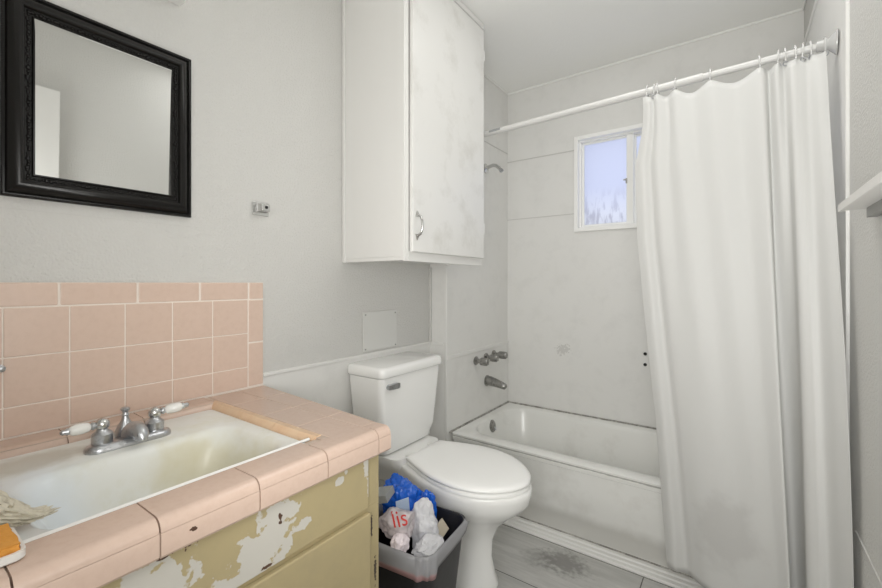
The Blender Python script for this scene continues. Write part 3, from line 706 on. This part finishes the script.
# ------------------------------------------------------------------ toilet
TY = 1.432
toi = thing('toilet', 'white two piece toilet with closed lid between vanity and bathtub', 'toilet', (-1.0, TY, 0))
b = B()
def tr(hy, x0, x1, r, z): return rr((x0+x1)/2, TY-.004, (x1-x0)/2, hy, r, z, 8)
loft(b, [tr(.150, -1.345, -1.205, .035, .432), tr(.163, -1.355, -1.190, .035, .445), tr(.186, -1.36, -1.183, .03, .50), tr(.205, -1.366, -1.170, .022, .745), tr(.205, -1.366, -1.170, .022, .768)])
tk = obj('tank', b, M['porcelain'], toi, smooth=50)
b = B()
loft(b, [tr(.196, -1.366, -1.173, .022, .7685), tr(.209, -1.373, -1.160, .024, .771), tr(.212, -1.375, -1.156, .026, .776), tr(.212, -1.375, -1.156, .026, .802), tr(.208, -1.372, -1.160, .026, .810), tr(.196, -1.362, -1.172, .026, .814)])
obj('tank_lid', b, M['porcelain'], toi, smooth=60)
b = B(); lx = -1.1735; ly = TY-.166; lz = .732
lathe(b, [(.011, -.002), (.011, .006), (.006, .008), (.006, .016)], (lx, ly, lz), (1, 0, 0), 16)
rings = [[Vector((lx+.017+x, y, lz+z*s_)) for x, z in ((-.007, -.008), (.007, -.008), (.007, .009), (-.007, .009))] for y, s_ in ((ly-.012, 1.), (ly+.01, 1.25), (ly+.045, 1.35), (ly+.052, .9))]
loft(b, rings)
q = obj('flush_lever', b, M['chrome_dull'], toi, smooth=40); q['label'] = 'chrome flush lever'
# bowl
SH = [(0, .62), (.04, .66), (.17, .80), (.34, .955), (.48, 1.0), (.60, .985), (.72, .90), (.82, .755), (.90, .57), (.955, .38), (.99, .17), (1, 0)]
def egg(xb, xf, hw, z, n=22, back=None):
    """outline from the blunt back xb to the pointed front xf"""
    half = []
    for k in range(n+1):
        q_ = 1-(1-k/n)**1.0; t_ = math.sin(q_*PI/2)**1.0 if q_ < 1 else 1
        t_ = .5-.5*math.cos(PI*k/n)
        for (a0, h0), (a1, h1) in zip(SH, SH[1:]):
            if a0 <= t_ <= a1+1e-9:
                f_ = (t_-a0)/(a1-a0); h_ = h0+(h1-h0)*f_; break
        half.append((xb+(xf-xb)*t_, hw*h_))
    pts = [Vector((x, TY-.06*(x+1.13)+h_, z)) for x, h_ in half[:-1]]+[Vector((x, TY-.06*(x+1.13)-h_, z)) for x, h_ in half[::-1]]
    return pts
b = B()
loft(b, [egg(-1.20, -.745, .115, 0), egg(-1.20, -.742, .115, .014), egg(-1.195, -.757, .098, .045), egg(-1.19, -.770, .090, .11), egg(-1.19, -.765, .092, .18), egg(-1.19, -.74, .110, .235),
         egg(-1.185, -.690, .145, .285), egg(-1.18, -.640, .172, .325), egg(-1.175, -.616, .183, .355), egg(-1.17, -.608, .187, .385), egg(-1.17, -.607, .187, .400), egg(-1.165, -.612, .182, .408), egg(-1.12, -.66, .14, .4085)])
obj('bowl', b, M['porcelain'], toi, smooth=60)
b = B(); loft(b, [rr(-1.245, TY, .105, .10, .04, .30, 6), rr(-1.245, TY, .112, .125, .04, .37, 6), rr(-1.24, TY, .115, .155, .04, .405, 6), rr(-1.24, TY, .110, .155, .04, .430, 6)])
obj('tank_shelf', b, M['porcelain'], toi, smooth=60)
def eggl(d, z): return egg(-1.115+d, -.615-d, .186-d, z)
b = B(); loft(b, [eggl(.004, .409), eggl(.0, .412), eggl(.0, .420), eggl(.004, .424)]); obj('seat', b, M['seat'], toi, smooth=50)
b = B(); loft(b, [eggl(.004, .4265), eggl(-.001, .429), eggl(-.002, .436), eggl(.004, .4425), eggl(.02, .446), eggl(.06, .448)]); obj('seat_lid', b, M['seat'], toi, smooth=60)
for s_ in (-1, 1):
    b = B(); loft(b, [rr(-1.13, TY+s_*.075, .016, .02, .008, .409, 4), rr(-1.13, TY+s_*.075, .016, .02, .008, .430, 4), rr(-1.13, TY+s_*.075, .010, .014, .008, .436, 4)])
    obj('seat_hinge', b, M['white'], toi, smooth=50)
for s_ in (-1, 1):
    b = B(); lathe(b, [(.014, 0), (.014, .006), (.010, .014), (.003, .017)], (-.96, TY-.01+s_*.100, .012), (0, 0, 1), 14); obj('bolt_cap', b, M['white'], toi, smooth=50)

# ------------------------------------------------------------------ waste bin and its rubbish
bc = Vector((-.885, 1.048)); RZ = .372
def bin_ring(hx_, hy_, r, z, rot=.10):
    out = []
    for p in rr(0, 0, hx_, hy_, r, z, 8):
        c_, s_ = math.cos(rot), math.sin(rot); out.append(Vector((bc.x+p.x*c_-p.y*s_, bc.y+p.x*s_+p.y*c_, z)))
    return out
wb = thing('waste_bin', 'black plastic waste bin overflowing with bags beside the toilet', 'bin', (bc.x, bc.y, 0))
b = B()
loft(b, [bin_ring(.120, .095, .045, .001), bin_ring(.125, .10, .045, .006), bin_ring(.160, .132, .05, RZ-.012), bin_ring(.165, .137, .05, RZ-.010), bin_ring(.166, .138, .05, RZ), bin_ring(.160, .132, .05, RZ), bin_ring(.157, .129, .05, RZ-.012), bin_ring(.122, .097, .045, .010)])
obj('bin_body', b, M['bin'], wb, smooth=50)
# liner folded over the rim on the near side
b = B(); NA = 96; rows = []
offs = [(-.020, -.06), (-.011, -.02), (-.002, .004), (.004, .006), (.0085, -.004), (.011, -.022), (.012, -.042), (.012, -.060)]
base = []
full = bin_ring(.163, .135, .05, RZ); L = len(full)
def rim(u):
    i = u*L; k = int(i) % L; f_ = i-int(i); return full[k].lerp(full[(k+1) % L], f_)
U0, U1 = .40, 1.06
for k in range(NA+1):
    u = U0+(U1-U0)*k/NA; p = rim(u % 1.0); d_ = Vector((p.x-bc.x, p.y-bc.y, 0)).normalized(); row = []
    fade = 1 if u < .93 else max(.12, 1-(u-.93)/.10)
    for j, (o_, z_) in enumerate(offs):
        wv = .004*noise.noise(Vector((u*26, j*.6, 2)))*(j/3) + .0025*math.sin(u*90+j)*(j > 3)
        zz = z_*(fade*(1+.28*noise.noise(Vector((u*9, 1, 4)))) if j > 3 else 1)
        row.append(b.verts.new((p.x+d_.x*(o_+wv), p.y+d_.y*(o_+wv), RZ+zz+.001)))
    rows.append(row)
for a, c in zip(rows, rows[1:]):
    for j in range(len(offs)-1): b.faces.new((a[j], a[j+1], c[j+1], c[j]))
tag(obj('bin_liner', b, M['liner'], smooth=180, solid=.0008), 'thin grey and pink bag liner folded over the near rim of the bin', 'bag')
tag(obj('plastic_bag', facets((-.945, 1.085, .412), (.080, .072, .088), 1.2, 3.2, .2), M['bag_blue'], smooth=28), 'shiny blue plastic bag crumpled on top of the bin, highest of the rubbish', 'bag')
tag(obj('plastic_wrapper', facets((-.862, 1.142, .375), (.030, .032, .075), 4.4, 3.2, .25), M['bag_blue'], smooth=28), 'narrow crumpled blue wrapper in the bin nearest the toilet bowl', 'wrapper')
tag(obj('plastic_bag', facets((-.838, 1.070, .368), (.052, .054, .070), 2.7, 2.6, .2), M['bag_white'], smooth=30), 'white crumpled plastic bag in the middle of the bin', 'bag')
red_bm = facets((-.875, .985, .405), (.066, .056, .050), 5.1, 2.4, .15)
from mathutils.bvhtree import BVHTree
red_tree = BVHTree.FromBMesh(red_bm)
pb = tag(obj('plastic_bag', red_bm, M['bag_pinkish'], smooth=35), 'white plastic bag with red letters at the near edge of the bin', 'bag')
tag(obj('tissue_wad', facets((-.822, .945, .380), (.024, .038, .038), 6.2, 2.6, .2), M['tissue'], smooth=40), 'pinkish white tissue wad hanging over the near bin edge', 'tissue')
tag(obj('plastic_wrap', facets((-.785, 1.035, .342), (.046, .075, .028), 7.7, 3.5, .3), M['bag_white'], smooth=28), 'thin clear wrapping along the front rim of the bin', 'wrapping')
bl = B(); p0 = Vector((-.900, 1.03, .425))
box(bl, -.001, .001, -.022, .022, -.028, .028)
q = obj('printed_card', bl, M['label'], bevel=.0005); q.location = (-.884, 1.025, .436); q.rotation_euler = (.15, .25, -.55)
tag(q, 'pale blue printed card standing before the blue bag in the bin', 'card')
q = obj('carton', bx(-.045, .045, -.03, .03, -.012, .012), M['grey_box'], bevel=.001); q.location = (-.955, .985, .468); q.rotation_euler = (.1, -.25, .3)
tag(q, 'grey carton wedged behind the counter corner on top of the bin', 'carton')
q = obj('carton', bx(-.02, .02, -.03, .03, -.004, .004), mat('beige_card', (.52, .46, .36), .7), bevel=.001); q.location = (-.80, 1.12, .345); q.rotation_euler = (.2, .9, .3)
tag(q, 'beige card scrap leaning inside the bin by its right wall', 'card')
def text_mesh(body, size, loc, rot, m_, parent):
    cu = bpy.data.curves.new('lettering', 'FONT'); cu.body = body; cu.size = size; cu.extrude = .0004; cu.align_x = 'CENTER'
    o = bpy.data.objects.new('tmp', cu); C.objects.link(o); dg = bpy.context.evaluated_depsgraph_get(); dg.update()
    me = bpy.data.meshes.new_from_object(o.evaluated_get(dg)); C.objects.unlink(o); bpy.data.objects.remove(o)
    me.materials.clear(); me.materials.append(m_)
    t_ = bpy.data.objects.new('lettering', me); C.objects.link(t_); t_.location = loc; t_.rotation_euler = rot
    t_.parent = parent
    return t_
nrm = Vector((.70, -.62, .35)).normalized(); upv = Vector((-.10, .30, .9)); rt_ = upv.cross(nrm).normalized(); upv = nrm.cross(rt_)
roll = .30; rt2 = rt_*math.cos(roll)+upv*math.sin(roll); up2 = upv*math.cos(roll)-rt_*math.sin(roll)
lt = text_mesh('lis', .058, (0, 0, 0), (0, 0, 0), M['red'], None); lt.data.name = 'lettering'
bmt = B(); bmt.from_mesh(lt.data); bmesh.ops.subdivide_edges(bmt, edges=bmt.edges, cuts=2)
for v in bmt.verts:
    st = Vector((-.868, .985, .418))+rt2*v.co.x+up2*(v.co.y-.01)+nrm*.2
    hit = red_tree.ray_cast(st, -nrm)[0]
    v.co = (hit if hit else st-nrm*.16)+nrm*(.0030+v.co.z)
bmt.to_mesh(lt.data); bmt.free()
lt.parent = pb; lt['label'] = 'red printed letters'

# ------------------------------------------------------------------ shelf on the right wall
t = thing('wall_shelf', 'narrow white shelf on the right wall, cut by the right picture edge', 'shelf', (.22, 1.0, 1.325))
obj('shelf_board', bx(.196, WR-.001, .70, 1.325, 1.327, 1.341), M['wood_white'], t, bevel=.0015)
obj('front_lip', bx(.190, .196, .70, 1.33, 1.325, 1.343), M['wood_white'], t, bevel=.0015)
b = B(); box(b, .232, WR-.001, .72, 1.30, 1.305, 1.327); q = obj('wall_cleat', b, M['shelf_under'], t, bevel=.001)
